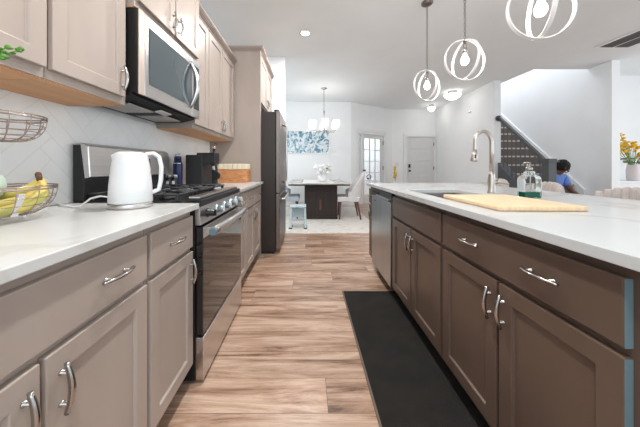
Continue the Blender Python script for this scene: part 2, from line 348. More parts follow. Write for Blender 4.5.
# ------------------------------------------------------------------ cabinet kit (front faces +X in its own frame)
def pull_mesh():
    mb = MB(); L_ = .094; n = 12
    pts = [(.013+.013*math.sin(PI*i/n), 0, -L_/2-.012+(L_+.024)*i/n) for i in range(n+1)]
    mb.tube(pts, [.0045+.0018*math.sin(PI*i/n) for i in range(n+1)], 8, flat=1.3)
    for z in (-L_*.38, L_*.38):
        mb.lathe([(.0065, 0), (.0065, .003), (.0046, .004), (.0046, .021)], (0, 0, z), 10, 'x')
    o = mb.build('handle', M['nickel']); me = o.data; bpy.data.objects.remove(o); return me
PULL = pull_mesh()
def pull(parent, x, y, z, horiz=False):
    o = bpy.data.objects.new('handle', PULL); COL.objects.link(o); o.parent = parent; o.location = (x, y, z)
    if horiz: o.rotation_euler = (PI/2, 0, 0)
    return o
def shaker(parent, y0, y1, z0, z1, m, x=0, th=.02, fr=.055, name='door'):
    mb = MB().box(x, x+th, y0, y1, z0, z1); bm = mb.bm
    f = max(bm.faces, key=lambda f: f.calc_center_median().x)
    bmesh.ops.recalc_face_normals(bm, faces=bm.faces)
    bmesh.ops.inset_region(bm, faces=[f], thickness=fr, use_even_offset=True)
    bmesh.ops.inset_region(bm, faces=[f], thickness=.003, depth=-.010, use_even_offset=True)
    return mb.build(name, m, parent, .0025)
def slab(parent, y0, y1, z0, z1, m, x=0, th=.02):
    return MB().box(x, x+th, y0, y1, z0, z1).build('drawer', m, parent, .004)

def base_cabinet(label, y0, y1, m, side='L', drawers=(), doors=(), group=None, open_top=False, end_panel=False):
    w_ = y1-y0; yc = (y0+y1)/2
    t = thing('base_cabinet', label, 'cabinet', (-.585 if side == 'L' else .705, yc, 0), 0 if side == 'L' else PI, group)
    sg = 1 if side == 'L' else -1
    dep = .61
    b = MB(); e = .0015; a0, a1 = -w_/2+e, w_/2-e
    if open_top:
        b.box(-dep, 0, a0, a0+.018, .10, .884).box(-dep, 0, a1-.018, a1, .10, .884).box(-dep, -dep+.012, a0+.018, a1-.018, .10, .884).box(-dep+.012, 0, a0+.018, a1-.018, .10, .118).box(-.02, 0, a0+.018, a1-.018, .118, .884)
    else: b.box(-dep, 0, a0, a1, .10, .884)
    b.build('body', m, t, .0015)
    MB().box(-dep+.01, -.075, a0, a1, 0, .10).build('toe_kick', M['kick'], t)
    def loc(v): return (v-yc)*sg
    for d in drawers:            # (y0, y1, [handle ys])
        a, c = sorted((loc(d[0]), loc(d[1])))
        dr = slab(t, a, c, .70, .855, m)
        for hy in d[2]: pull(dr, .02, loc(hy), .778, True)
    for d in doors:              # (y0, y1, handle y or None)
        a, c = sorted((loc(d[0]), loc(d[1])))
        dr = shaker(t, a, c, .122, .680, m)
        if d[2] is not None: pull(dr, .02, loc(d[2]), .588)
    return t, loc

T = M['taupe']; U = M['umber']
base_cabinet('wide taupe base cabinet left of the aisle, nearest the viewer, fruit basket above', .17, .893, T, 'L',
             [(.18, .883, (.35, .735))], [(.18, .529, .497), (.541, .883, .573)])
base_cabinet('narrow taupe base cabinet with one door just before the gas range', .893, 1.247, T, 'L',
             [(.903, 1.236, (1.07,))], [(.903, 1.236, 1.208)])
base_cabinet('slim single-door taupe base cabinet just beyond the gas range', 1.985, 2.31, T, 'L',
             [(1.995, 2.302, (2.15,))], [(1.995, 2.302, None)])
base_cabinet('two-door taupe base cabinet beside the refrigerator panel', 2.31, 3.02, T, 'L',
             [(2.32, 3.01, (2.48, 2.84))], [(2.32, 2.659, 2.63), (2.671, 3.01, 2.70)])

# island
c, loc = base_cabinet('dark brown island cabinet nearest the viewer with two drawer pulls', .45, 1.28, U, 'R', [], [])
def island_fill(c, loc, drawers, doors, blue_daylight=False):
    for d in drawers:
        a, b_ = sorted((loc(d[0]), loc(d[1]))); dr = slab(c, a, b_, .70, .855, U)
        for hy in d[2]: pull(dr, .02, loc(hy), .778, True)
        if blue_daylight:
            s = MB().box(.001, .019, b_, b_+.0012, .702, .853).build('edge_blue_daylight', M['blue_daylight'], dr); s['label'] = 'blue daylight painted on the near edge'  # thin strip painting blue daylight onto the drawer edge
    for i, d in enumerate(doors):
        a, b_ = sorted((loc(d[0]), loc(d[1]))); dr = shaker(c, a, b_, .122, .680, U)
        if d[2] is not None: pull(dr, .02, loc(d[2]), .588)
        if blue_daylight and i == 0:
            s = MB().box(.001, .019, b_, b_+.0012, .124, .678).build('edge_blue_daylight', M['blue_daylight'], dr); s['label'] = 'blue daylight painted on the near edge'  # same painted blue daylight on the door edge
island_fill(c, loc, [(.541, 1.27, (.73, 1.05))], [(.541, .896, .872), (.908, 1.27, .935)], True)
c, loc = base_cabinet('dark brown island sink cabinet below the faucet, blank false drawer on top', 1.283, 2.03, U, 'R', [], [], open_top=True)
island_fill(c, loc, [(1.293, 2.02, ())], [(1.293, 1.652, 1.625), (1.664, 2.02, 1.69)])
c, loc = base_cabinet('narrow dark brown end cabinet of the island past the dishwasher', 2.64, 2.79, U, 'R', [], [])
island_fill(c, loc, [(2.65, 2.78, (2.715,))], [(2.65, 2.78, 2.68)])
tag(MB().box(1.32, 1.36, .45, 2.79, 0, .884).build('island_back_panel', U, bev=.002), 'dark brown back panel of the island behind the stools', 'panel')

# dishwasher
t = thing('dishwasher', 'dark stainless dishwasher built into the island near its far end', 'dishwasher', (.705, 2.335, 0), PI)
MB().box(-.58, 0, -.298, .298, .10, .875).build('body', M['blackmatte'], t)
MB().box(-.55, -.06, -.29, .29, .0, .10).build('toe_kick', M['blackmatte'], t)
dd = MB().box(.0, .028, -.296, .296, .105, .80).build('door', M['dwsteel'], t, .003)
MB().box(.029, .031, -.18, -.13, .755, .765).build('badge', M['chrome'], dd)
MB().box(0, .02, -.296, .296, .803, .872).build('control_panel', M['black'], t, .004)
MB().box(.0205, .026, -.25, -.05, .83, .85).build('vent_slot', M['blackmatte'], t, .001)
MB().box(.02, .038, -.12, .26, .81, .822).build('pocket_handle', M['steel'], t, .003)

# countertops
tag(MB().box(-1.188, -.54, .17, 1.247, .886, .914).build('countertop', M['quartz'], bev=.003), 'white quartz countertop left, under the kettle and fruit basket', 'countertop')
tag(MB().box(-1.188, -.54, 1.985, 3.055, .886, .914).build('countertop', M['quartz'], bev=.003), 'white quartz countertop between the range and the refrigerator panel', 'countertop')
# island top with sink cutout
IX0, IX1, IY0, IY1 = .66, 1.78, .42, 2.80; SX0, SX1, SY0, SY1 = .78, 1.17, 1.37, 1.98
ct = MB()
bm = ct.bm
def ring_slab(bm, outer, inner, z0, z1):
    O = {}; 
    def V(p, z): return bm.verts.new((p[0], p[1], z))
    oT = [V(p, z1) for p in outer]; iT = [V(p, z1) for p in inner]; oB = [V(p, z0) for p in outer]; iB = [V(p, z0) for p in inner]
    for k in range(4):
        j = (k+1) % 4
        bm.faces.new([oT[k], oT[j], iT[j], iT[k]]); bm.faces.new([oB[k], iB[k], iB[j], oB[j]])
        bm.faces.new([oT[k], oB[k], oB[j], oT[j]]); bm.faces.new([iT[k], iT[j], iB[j], iB[k]])
ring_slab(bm, [(IX0, IY0), (IX1, IY0), (IX1, IY1), (IX0, IY1)], [(SX0, SY0), (SX1, SY0), (SX1, SY1), (SX0, SY1)], .886, .914)
tag(ct.build('countertop', M['quartz2'], bev=.003), 'long white quartz island top with the sink cut into it', 'countertop')
sk = MB(); 
a0, a1, b0, b1 = SX0-.01, SX1+.01, SY0-.01, SY1+.01
sk.box(a0, a0+.008, b0, b1, .68, .885).box(a1-.008, a1, b0, b1, .68, .885).box(a0+.008, a1-.008, b0, b0+.008, .68, .885).box(a0+.008, a1-.008, b1-.008, b1, .68, .885).box(a0+.008, a1-.008, b0+.008, b1-.008, .68, .688)
t = sk.build('sink', M['steel']); tag(t, 'undermount stainless steel sink in the island top', 'sink')
MB().lathe([(.045, .689), (.045, .692), (.03, .692), (.028, .690)], ((a0+a1)/2, (b0+b1)/2, 0), 20).build('drain', M['chrome'], t)

# ------------------------------------------------------------------ upper cabinets
def upper_cabinet(label, y0, y1, z0, z1, xf, doors, crown=True, hz=None, dep=.30, m=T, kick=True, name='wall_cabinet'):
    yc = (y0+y1)/2; w_ = y1-y0
    t = thing(name, label, 'cabinet', (xf, yc, z0), 0)
    H = z1-z0; e = .001; a0, a1 = -w_/2+e, w_/2-e
    b = MB().box(-dep, 0, a0, a1, .022, H).box(-.02, 0, a0, a1, 0, .022).box(-dep, -.02, a0, a0+.016, 0, .022).box(-dep, -.02, a1-.016, a1, 0, .022)
    b.build('body', m, t, .001)
    MB().box(-dep, -.008, a0, a1, -.004, -.0003).build('bottom_panel', M['rawwood'], t)
    for d in doors:
        dr = shaker(t, d[0]-yc, d[1]-yc, .034, H-.012, m)
        if d[2] is not None: pull(dr, .02, d[2]-yc, .034+(hz if hz else .085))
    return t
XU = -.908
upper_cabinet('upper taupe cabinet above the fruit basket, cut off by the left frame edge', .15, .862, 1.40, 2.335, XU, [(.16, .50, None), (.512, .853, None)], dep=.285)
upper_cabinet('single-door upper taupe cabinet just left of the microwave', .862, 1.247, 1.40, 2.335, XU, [(.872, 1.222, 1.196)], dep=.285)
upper_cabinet('single-door upper taupe cabinet just right of the microwave', 1.965, 2.256, 1.40, 2.335, XU, [(1.972, 2.248, None)], dep=.285)
upper_cabinet('two-door upper taupe cabinet beside the tall refrigerator panel', 2.256, 3.035, 1.40, 2.335, XU, [(2.264, 2.612, 2.585), (2.622, 3.027, 2.65)], dep=.285)
upper_cabinet('deep upper taupe cabinet directly over the microwave', 1.249, 1.963, 1.90, 2.52, -.865, [(1.262, 1.60, 1.572), (1.612, 1.95, 1.642)], dep=.328, hz=.075)

def crown(label, x0, xf, y0, y1, z, near=False):
    mb = MB(); n = 6
    prof = [(0.004, 0, .012), (.010, .012, .018), (.018, .018, .026), (.027, .026, .035), (.035, .035, .044), (.041, .044, .06)]
    for p, a, b in prof: mb.box(x0, xf+p, y0-(p if near else 0), y1, z+a, z+b)
    return tag(mb.build('crown_molding', T, bev=.001), label, 'molding')
crown('taupe crown molding along the upper cabinets right of the microwave', -1.19, XU+.012, 1.966, 3.035, 2.336)
crown('taupe crown molding on the upper cabinets left of the microwave', -1.19, XU+.012, .15, 1.246, 2.336)
crown('taupe crown molding over the microwave cabinet', -1.19, -.853, 1.249, 1.963, 2.521)

# tall refrigerator enclosure
tp = MB().box(-1.199, -.577, 3.06, 3.08, 0, 2.50).box(-.60, -.575, 3.057, 3.098, 0, 2.50)
tag(tp.build('tall_panel', T, bev=.001), 'tall taupe panel between the counter and the refrigerator', 'panel')
t = thing('refrigerator_cabinet', 'two-door taupe cabinet above the refrigerator', 'cabinet', (-.597, 3.535, 1.88))
MB().box(-.60, 0, -.436, .52, 0, .62).build('body', T, t, .001)
for a, b, hy in ((-.43, .035, 0), (.045, .51, .08)):
    dr = shaker(t, a, b, .02, .605, T); pull(dr, .02, hy, .10)
crown('taupe crown molding on top of the tall refrigerator cabinet', -1.19, -.580, 3.062, 4.055, 2.501, True)

# refrigerator
t = thing('refrigerator', 'dark stainless bottom-freezer refrigerator with french doors', 'refrigerator', (-.40, 3.54, 0))
MB().box(-.75, -.0, -.425, .425, .04, 1.78).build('body', M['fridgeside'], t, .004)
MB().box(-.70, -.03, -.40, .40, .0, .04).build('base_grille', M['blackmatte'], t)
for a, b, hy in ((-.423, -.002, -.03), (.002, .423, .03)):
    dr = MB().box(.004, .055, a, b, .76, 1.79).build('door', M['darksteel'], t, .008)
    MB().tube([(.055, hy, .88), (.10, hy, .90), (.105, hy, 1.3), (.10, hy, 1.66), (.055, hy, 1.68)], .011, 10).build('handle', M['steel'], dr)
dr = MB().box(.004, .055, -.423, .423, .06, .75).build('freezer_drawer', M['darksteel'], t, .008)
MB().tube([(.055, -.36, .68), (.10, -.35, .685), (.108, 0, .685), (.10, .35, .685), (.055, .36, .68)], .012, 10).build('handle', M['steel'], dr)
for y in (-.36, .36): MB().box(-.02, .04, y-.04, y+.04, 1.792, 1.812).build('hinge_cover', M['fridgeside'], t, .004)

# ------------------------------------------------------------------ gas range
ry0, ry1 = 1.252, 1.980; yc = (ry0+ry1)/2; hw = (ry1-ry0)/2
t = thing('gas_range', 'stainless and black gas range between the left base cabinets', 'range', (-.565, yc, 0))
MB().box(-.61, 0, -hw, hw, .02, .885).build('body', M['black'], t, .002)
for x, y in ((-.55, -.3), (-.55, .3), (-.06, -.3), (-.06, .3)): MB().lathe([(.018, 0), (.018, .02)], (x, y, 0), 10).build('foot', M['blackmatte'], t)
MB().box(-.61, .012, -hw, hw, .886, .918).build('cooktop', M['black'], t, .004)
MB().box(.013, .030, -hw, hw, .893, .925).box(-.03, .012, -hw+.01, hw-.01, .919, .93).build('front_lip', M['black'], t, .003)
MB().box(-.045, .012, -hw+.03, hw-.03, .931, .941).build('front_trim_bar', M['steel'], t, .002)
MB().prism([(.001, .80), (.030, .80), (.022, .892), (.001, .892)], 'y', -hw, hw).build('control_panel', M['steel'], t, .002)
for k in range(5):
    y = yc-yc+(-.27+.135*k)
    kb = MB().lathe([(.024, 0), (.024, .008), (.018, .012), (.018, .040), (.015, .043), (0, .043)], (.024, y, .848), 18, 'x').build('knob', M['steel'] if k else M['black'], t)
    if not k: kb['label'] = 'bare black knob at the near end'
    if k: q = MB().lathe([(.0185, .013), (.0185, .038)], (.024, y, .848), 18, 'x').build('knob_blue_daylight', M['blue_daylight'], kb); q['label'] = 'blue daylight reflection painted around the knob'  # sleeve carrying the blue daylight reflection as paint
    MB().box(.0675, .074, y-.004, y+.004, .832, .864).build('knob_grip', M['white'] if k else M['black'], kb, .001)
dr = MB().box(.001, .040, -hw+.004, hw-.004, .245, .79).build('oven_door', M['blackglass'], t, .004)
MB().box(.0402, .044, -hw+.004, hw-.004, .735, .79).build('door_top_band', M['steel'], dr, .001)
hb = MB(); hb.tube([(.085+.012*math.sin(PI*i/12), -.33+.66*i/12, .765) for i in range(13)], .0165, 12, flat=1.4)
hb.box(.044, .09, -.325, -.30, .752, .778).box(.044, .09, .30, .325, .752, .778); hb.build('handle', M['steel'], dr)
s = MB().lathe([(.019, 0), (.019, .03)], (.085, -.352, .765), 14, 'y').build('handle_end_blue_daylight', M['blue_daylight'], dr); s['label'] = 'handle end with painted blue daylight reflection'  # blue daylight reflection painted on the near end
MB().box(.001, .042, -hw+.004, hw-.004, .022, .235).build('storage_drawer', M['steel'], t, .003)
# grates and burners
for gi in range(3):
    y = -.235+.235*gi; g_ = MB(); r_ = .0065; z = .952
    g_.tube([(-.55, y-.105, z), (-.09, y-.105, z)], r_, 6); g_.tube([(-.55, y+.105, z), (-.09, y+.105, z)], r_, 6)
    for x in (-.55, -.32, -.09): g_.tube([(x, y-.105, z), (x, y+.105, z)], r_, 6)
    for x in (-.435, -.205):
        for dx, dy in ((0, .105), (0, -.105), (.115, 0), (-.115, 0)): g_.tube([(x+dx, y+dy, z), (x+dx*.3, y+dy*.3, z+.003)], r_, 6)
    for x in (-.54, -.10):
        for yy in (y-.1, y+.1): g_.box(x-.008, x+.008, yy-.008, yy+.008, .9185, z)
    g_.build('grate', M['iron'], t)
for x, y in ((-.435, -.235), (-.205, -.235), (-.435, .235), (-.205, .235), (-.32, 0)):
    MB().lathe([(.045, .9185), (.045, .928), (.036, .930), (.036, .938), (0, .939)], (x, y, 0), 18).build('burner', M['blackmatte'], t)
# backguard
MB().prism([(-.61, .919), (-.555, .919), (-.555, 1.03), (-.575, 1.205), (-.61, 1.205)], 'y', -hw, hw).build('backguard', M['black'], t, .002)
bg = MB().prism([(-.553, 1.035), (-.525, 1.040), (-.535, 1.200), (-.56, 1.215), (-.60, 1.215), (-.60, 1.207), (-.574, 1.206)], 'y', -hw, hw).build('console', M['steel'], t, .004)
MB().box(-.5265, -.5255, -.1, .12, 1.09, 1.15, rot=(0, -.06, 0)).build('display', M['blackglass'], bg)
MB().box(-.61, -.53, -hw-.0015, -hw-.0002, .92, .921).build('side_seal', M['blackmatte'], t)

# microwave
my0, my1 = 1.255, 1.955; yc = (my0+my1)/2; hw = (my1-my0)/2
t = thing('microwave', 'stainless over-the-range microwave mounted above the gas range', 'microwave', (-.885, yc, 1.45))
MB().box(-.30, .033, -hw, hw, .02, .445).build('body', M['black'], t, .002)
MB().prism([(-.30, -.012), (-.10, -.012), (-.0, .01), (0, .02), (-.30, .02)], 'y', -hw, hw).build('hood_base', M['blackmatte'], t, .002)
for y in (-.16, .16):
    v = MB().box(-.25, -.07, y-.11, y+.11, -.018, -.0125); 
    for k in range(8): v.box(-.245+.021*k, -.236+.021*k, y-.105, y+.105, -.021, -.0185)
    v.build('grease_filter', M['steel'], t)
MB().box(-.06, -.02, -.06, .06, -.0145, -.0085, rot=(0, -.2, 0)).build('lamp_lens', M['white'], t)
MB().box(.0335, .041, -hw, -hw+.040, .012, .443).build('side_trim', mat('steel_painted_tan_reflection', (.62, .52, .45), .35, .6, var=.03), t, .002)  # steel edge, tan of the reflected cabinet painted into its colour
dr = MB().box(.0335, .042, -hw+.041, hw-.13, .012, .443).build('door', M['steel'], t, .006)
MB().box(.0425, .0445, -hw+.075, hw-.135, .083, .385).build('door_window', M['mwglass'], dr, .001)
MB().box(.0335, .042, hw-.128, hw, .012, .443).build('control_panel', M['steel'], t, .006)
MB().box(.0425, .0440, hw-.10, hw-.015, .075, .40).build('keypad', M['blackglass'], t, .001)
MB().tube([(.043+.05*math.sin(PI*i/14), hw-.155+.0, .07+.33*i/14) for i in range(15)], [.010+.007*math.sin(PI*i/14) for i in range(15)], 12).build('handle', M['steel'], dr)

# ------------------------------------------------------------------ things on the left counter
CZ = .9145
t = thing('electric_kettle', 'white electric kettle on the left counter before the range', 'kettle', (-.79, 1.12, CZ))
MB().lathe([(.082, 0), (.086, .004), (.086, .018), (.083, .021)], seg=36).build('power_base', M['steel'], t)
MB().lathe([(.080, .022), (.084, .026), (.081, .10), (.072, .19), (.064, .234), (.060, .240), (.045, .246), (.0, .248)], seg=40).build('body', M['white'], t)
MB().prism([(-.086, .234), (-.052, .238), (-.052, .19), (-.074, .20)], 'y', -.014, .014).build('spout', M['white'], t, .006)
ca, sa = math.cos(.5), math.sin(.5)
hp = [(.055, .238), (.085, .243), (.108, .225), (.117, .18), (.115, .12), (.107, .075), (.078, .062)]
pts = []
for i in range(len(hp)-1):
    for k in range(4):
        f = k/4; pts.append((hp[i][0]*(1-f)+hp[i+1][0]*f, hp[i][1]*(1-f)+hp[i+1][1]*f))
pts.append(hp[-1])
MB().tube([(x*ca, x*sa, z) for x, z in pts], .0125, 12, flat=.75).build('handle', M['white'], t)
MB().tube([(-.084, .0, .008), (-.10, -.005, .045), (-.13, -.01, .050), (-.165, -.02, .040), (-.20, -.03, .008), (-.23, -.03, .005), (-.33, .02, .005), (-.39, .06, .005)], .004, 8).build('cord', M['white'], t)

# fruit basket
bx, by = -1.035, .83
t = thing('fruit_basket', 'two-tier brown wire fruit basket on the left counter', 'basket', (bx, by, CZ))
wire = mat('bronze_wire', (0.42, 0.34, 0.3), .3, 1.0, var=.1)
def bowl(R, zr, zb, rb, rows, ribs, name, wr=.0016):
    mb = MB()
    def ring(r, z, w_): mb.tube([(r*math.cos(2*PI*k/36), r*math.sin(2*PI*k/36), z) for k in range(36)], w_, 6, closed=True)
    def rr(f): return rb+(R-rb)*math.sin(f*PI/2)
    for i in range(rows): f = i/(rows-1); ring(rr(f), zb+(zr-zb)*(1-math.cos(f*PI/2))*1.0, wr)
    ring(R+.001, zr+.010, .0025); ring(R+.001, zr+.002, .0022)
    for k in range(ribs):
        a = 2*PI*k/ribs
        P = [(rr(f/8)*math.cos(a), rr(f/8)*math.sin(a), zb+(zr-zb)*(1-math.cos(f/8*PI/2))) for f in range(9)]
        mb.tube([(0, 0, zb)]+P+[(R*math.cos(a), R*math.sin(a), zr+.012)], wr, 6)
    return mb.build(name, wire, t)
bowl(.145, .105, .018, .07, 6, 16, 'lower_bowl')
bowl(.118, .345, .268, .05, 6, 14, 'upper_bowl')
MB().tube([(0, 0, .018), (0, 0, .52)], .004, 8).tube([(0, .03*math.sin(2*PI*k/16), .55+.03*math.cos(2*PI*k/16)) for k in range(16)], .003, 6, closed=True).build('center_post', wire, t)
for k in range(4):
    a = PI/4+k*PI/2; MB().ball((.062*math.cos(a), .062*math.sin(a), .0085), .0085, seg=10, rings=6).build('foot', M['chrome'], t)
MB().box(.108, .112, -.04, -.022, .02, .095, rot=(0, .35, 0)).build('hanging_tag', M['white'], t)
# bananas: one crown at the right, fingers fanning left
def banana(P, rad, label):
    n = 14; pts = []; rs = []
    P = [Vector(p) for p in P]
    for k in range(n+1):
        f = k/n; g_ = 1-f
        pts.append(P[0]*g_**3+P[1]*3*g_*g_*f+P[2]*3*g_*f*f+P[3]*f**3)
        rs.append(rad*(.34 if k < 2 else .6 if k == 2 else .88 if k == 3 else 1 if k < 11 else .9 if k == 11 else .72 if k == 12 else .45 if k == 13 else .22))
    o = MB().tube(pts, rs, 6).build('banana', M['banana'])
    tag(o, label, 'banana', 'bananas in the fruit basket')
    MB().tube([pts[0]+Vector((0, 0, -.001)), pts[0]+Vector((0, 0, .012)), pts[0]+Vector((.002, 0, .02))], [.0065, .009, .006], 8).build('stem', M['bananatip'], o)
banana([(-.957, .892, 1.045), (-.885, .875, 1.00), (-.90, .80, .93), (-1.07, .745, .948)], .0185, 'outermost banana of the bunch, resting lowest in the wire basket')
banana([(-.970, .902, 1.052), (-.930, .905, 1.02), (-.93, .84, .955), (-1.13, .80, .965)], .018, 'middle banana of the bunch in the wire basket')
banana([(-.983, .912, 1.055), (-.965, .935, 1.05), (-.98, .87, .985), (-1.15, .855, .985)], .0175, 'greenish uppermost banana of the bunch in the wire basket')
mb = MB()
for k in range(9):
    a = k*2*PI/9; mb.ball((.012*math.cos(a), .012*math.sin(a), 0), .062, sz=.95, seg=12, rings=10)
o = mb.build('melon', M['melon']); o.location = (bx-.045, by-.025, CZ+.118)
tag(o, 'pale green ribbed melon at the left of the wire basket', 'melon')

# sprig in a vase at the left frame edge
t = thing('herb_vase', 'small vase whose green sprig pokes in at the upper left frame edge', 'plant', (-.90, .50, CZ))
MB().lathe([(.035, 0), (.045, .04), (.04, .11), (.02, .15), (.022, .17), (.018, .165)]).build('vase', M['pinkvase'], t)
st = MB()
tips = [(.133, .14, .487), (.144, .16, .492), (.147, .12, .455), (-.02, .03, .46), (.04, -.06, .44)]
for tp_ in tips: st.tube([(0, 0, .02), (tp_[0]*.25, tp_[1]*.25, tp_[2]*.55), (tp_[0]*.75, tp_[1]*.75, tp_[2]*.9), tp_], [.002, .002, .0016, .0012], 6)
st.build('stems', M['leaf'], t)
lv = MB()
for tp_ in tips:
    for k in range(4):
        f = .90+.03*k; a = random.random()*6
        lv.ball((tp_[0]*f+.006*math.cos(a), tp_[1]*f+.006*math.sin(a), tp_[2]*(f*.4+.6)), .006, sx=1.3, sy=.8, sz=.6, seg=8, rings=6)
    lv.ball(tp_, .0065, seg=8, rings=6)
lv.build('leaves', M['leaf'], t)

# far counter things
t = thing('water_bottle', 'navy blue water bottle against the wall beyond the range', 'bottle', (-1.115, 2.15, CZ))
MB().lathe([(.034, 0), (.037, .004), (.037, .20), (.030, .225), (.027, .235)], seg=24).build('body', M['navy'], t)
MB().lathe([(.029, .236), (.029, .262), (.024, .268), (0, .27)], seg=20).build('cap', M['navy'], t)
MB().tube([(-.024, 0, .262), (-.018, 0, .285), (.0, 0, .292), (.018, 0, .285), (.024, 0, .262)], .005, 8).build('carry_loop', M['chrome'], t)
MB().lathe([(.0375, .205), (.0375, .212)], seg=24).build('neck_band', M['chrome'], t)
for i, (x, y, lab) in enumerate(((-1.125, 2.03, 'black spice jar with a steel lid, left one of two by the range'), (-1.085, 2.045, 'black spice jar with a steel lid, right one beside the navy bottle'))):
    t = thing('spice_jar', lab, 'jar', (x, y, CZ), 0, 'spice jars beyond the range')
    MB().lathe([(.021, 0), (.0225, .004), (.0225, .085), (.019, .092)], seg=18).build('body', M['black'], t)
    MB().lathe([(.0205, .0925), (.0205, .112), (.017, .115), (0, .115)], seg=18).build('lid', M['steel'], t)
    MB().box(-.012, .012, -.0235, -.0226, .03, .065).build('paper_label', M['white'], t)
t = thing('coffee_maker', 'matte black coffee maker on the far counter beside the navy bottle', 'coffee maker', (-.99, 2.34, CZ))
MB().box(-.09, .06, -.13, .10, 0, .285).build('body', M['blackmatte'], t, .006)
MB().box(.0, .17, -.115, -.01, .20, .305).build('brew_head', M['black'], t, .008)
MB().box(.061, .17, -.115, .03, 0, .022).build('drip_tray', M['blackmatte'], t, .004)
MB().lathe([(.032, 0), (.036, .004), (.036, .02), (.032, .024)], (.175, -.118, .10), 20, 'y').build('portafilter', M['black'], t)
MB().tube([(.13, -.06, .15), (.13, -.06, .199)], .016, 12).build('spout', M['steel'], t)
t = thing('syrup_bottle', 'dark pump bottle rising behind the black coffee maker', 'bottle', (-.99, 2.65, CZ))
MB().lathe([(.034, 0), (.036, .005), (.036, .22), (.014, .30), (.013, .37)], seg=20).build('body', M['black'], t)
MB().lathe([(.018, .371), (.018, .40), (.006, .402), (.006, .425), (0, .426)], seg=16).build('pump_cap', M['chrome'], t)
MB().tube([(0, 0, .42), (.02, -.01, .424), (.035, -.015, .415)], .004, 8).build('pump_nozzle', M['black'], t)
t = thing('rattan_box', 'orange rattan storage box with a cream lining against the tall panel', 'basket', (-.925, 2.92, CZ))
mb = MB()
for k in range(12):
    z0 = k*.0125; e = .002*(k % 2); mb.box(-.235-e, .235+e, -.10-e, .10+e, z0, z0+.0115)
mb.build('woven_body', M['crateorange'], t, .002)
mb = MB()
for k in range(9): x = -.238+.053*k; mb.box(x, x+.050, -.105, .105, .151, .212)
mb.build('cloth_lining', M['cream'], t, .006)
mb = MB(); 
for sx_ in (-1, 1): mb.tube([(sx_*.238, -.04, .13), (sx_*.26, -.03, .15), (sx_*.26, .03, .15), (sx_*.238, .04, .13)], .006, 8)
mb.build('side_handles', M['crateorange'], t)

# ------------------------------------------------------------------ things on the island
M['faucet'] = mat('brushed_nickel_faucet', (0.50, 0.45, 0.41), 0.3, 1.0, var=.03)
t = thing('faucet', 'brushed nickel gooseneck pull-down faucet behind the sink', 'faucet', (1.262, 1.715, CZ))
MB().lathe([(.026, 0), (.026, .006), (.0215, .012), (.0215, .10), (.018, .125), (.0135, .15)], seg=24).build('base', M['faucet'], t)
pts = [(0, 0, .14), (0, 0, .30)]+[(-.062+.062*math.cos(PI*k/12), -.004*k/3, .335+.088*math.sin(PI*k/12)) for k in range(0, 12)]+[(-.124, -.016, .30), (-.126, -.016, .285)]
MB().tube(pts, .0125, 14).build('gooseneck', M['faucet'], t)
MB().tube([(-.125, -.016, .286), (-.128, -.016, .262), (-.131, -.016, .232), (-.134, -.016, .215)], [.014, .017, .020, .021], 16).build('spray_head', M['faucet'], t)
MB().tube([(-.130, -.030, .262), (-.133, -.034, .236)], .006, 8).build('spray_button', M['black'], t)
MB().tube([(0, 0, .075), (.032, -.01, .076)], .017, 14).tube([(.03, -.01, .076), (.06, -.02, .074), (.095, -.03, .062)], [.011, .009, .006], 10).build('lever', M['faucet'], t)

t = thing('soap_bottle', 'clear glass soap bottle with green liquid on the island', 'bottle', (1.295, 1.46, CZ))
MB().prism([(-.050, 0), (.050, 0), (.050, .110), (.040, .126), (.014, .133), (.014, .155), (-.014, .155), (-.014, .133), (-.040, .126), (-.050, .110)], 'y', -.028, .028).build('body', M['clear'], t, .007)
MB().box(-.044, .044, -.023, .023, .005, .034).build('soap', M['green'], t, .004)
MB().lathe([(.016, .156), (.016, .178), (.007, .18), (.007, .205), (0, .206)], seg=16).build('pump_collar', M['nickel'], t)
MB().tube([(.006, 0, .203), (-.02, -.004, .205), (-.042, -.008, .200)], .0045, 8).build('pump_spout', M['nickel'], t)
MB().tube([(0, 0, .04), (0, 0, .156)], .003, 6).build('dip_tube', M['white'], t)

t = thing('cutting_board', 'pale maple cutting board lying over the near side of the sink', 'cutting board', (.958, 1.225, CZ), -.02)
MB().box(-.18, .18, -.215, .215, 0, .021).build('board', M['butcher'], t, .006)

# bar stools with channel-tufted barrel backs
def stool(y, label):
    t = thing('bar_stool', label, 'stool', (1.90, y, 0), 0, 'bar stools along the island')
    MB().box(-.20, .17, -.20, .20, .58, .66).build('seat', M['fabric'], t, .03, 4)
    mb = MB(); n = 9
    for k in range(n):
        a = (k-(n-1)/2)*.19; R = .24
        cx, cy = -.03+R*math.cos(a)*.95, R*math.sin(a)*.90
        top = .965-.02*abs(k-(n-1)/2)**2*.12
        mb.tube([(cx, cy, .60), (cx+.004, cy, .75), (cx+.008, cy, top-.05), (cx+.008, cy, top-.02), (cx+.008, cy, top-.006), (cx+.008, cy, top)], [.028, .030, .030, .026, .018, .006], 10)
    mb.build('backrest', M['fabric'], t)
    for sx_ in (-.16, .13):
        for sy_ in (-.16, .16): MB().tube([(sx_, sy_, .58), (sx_*1.2, sy_*1.15, 0)], [.017, .012], 10).build('leg', M['espresso'], t)
    MB().tube([(-.18, -.172, .22), (-.18, .172, .22)], .009, 8).tube([(.147, -.172, .22), (.147, .172, .22)], .009, 8).build('footrest', M['espresso'], t)
stool(1.60, 'beige channel-tufted bar stool at the right frame edge')
stool(2.17, 'beige channel-tufted bar stool behind the soap bottle')
stool(2.73, 'beige channel-tufted bar stool behind the faucet, farthest of the three')

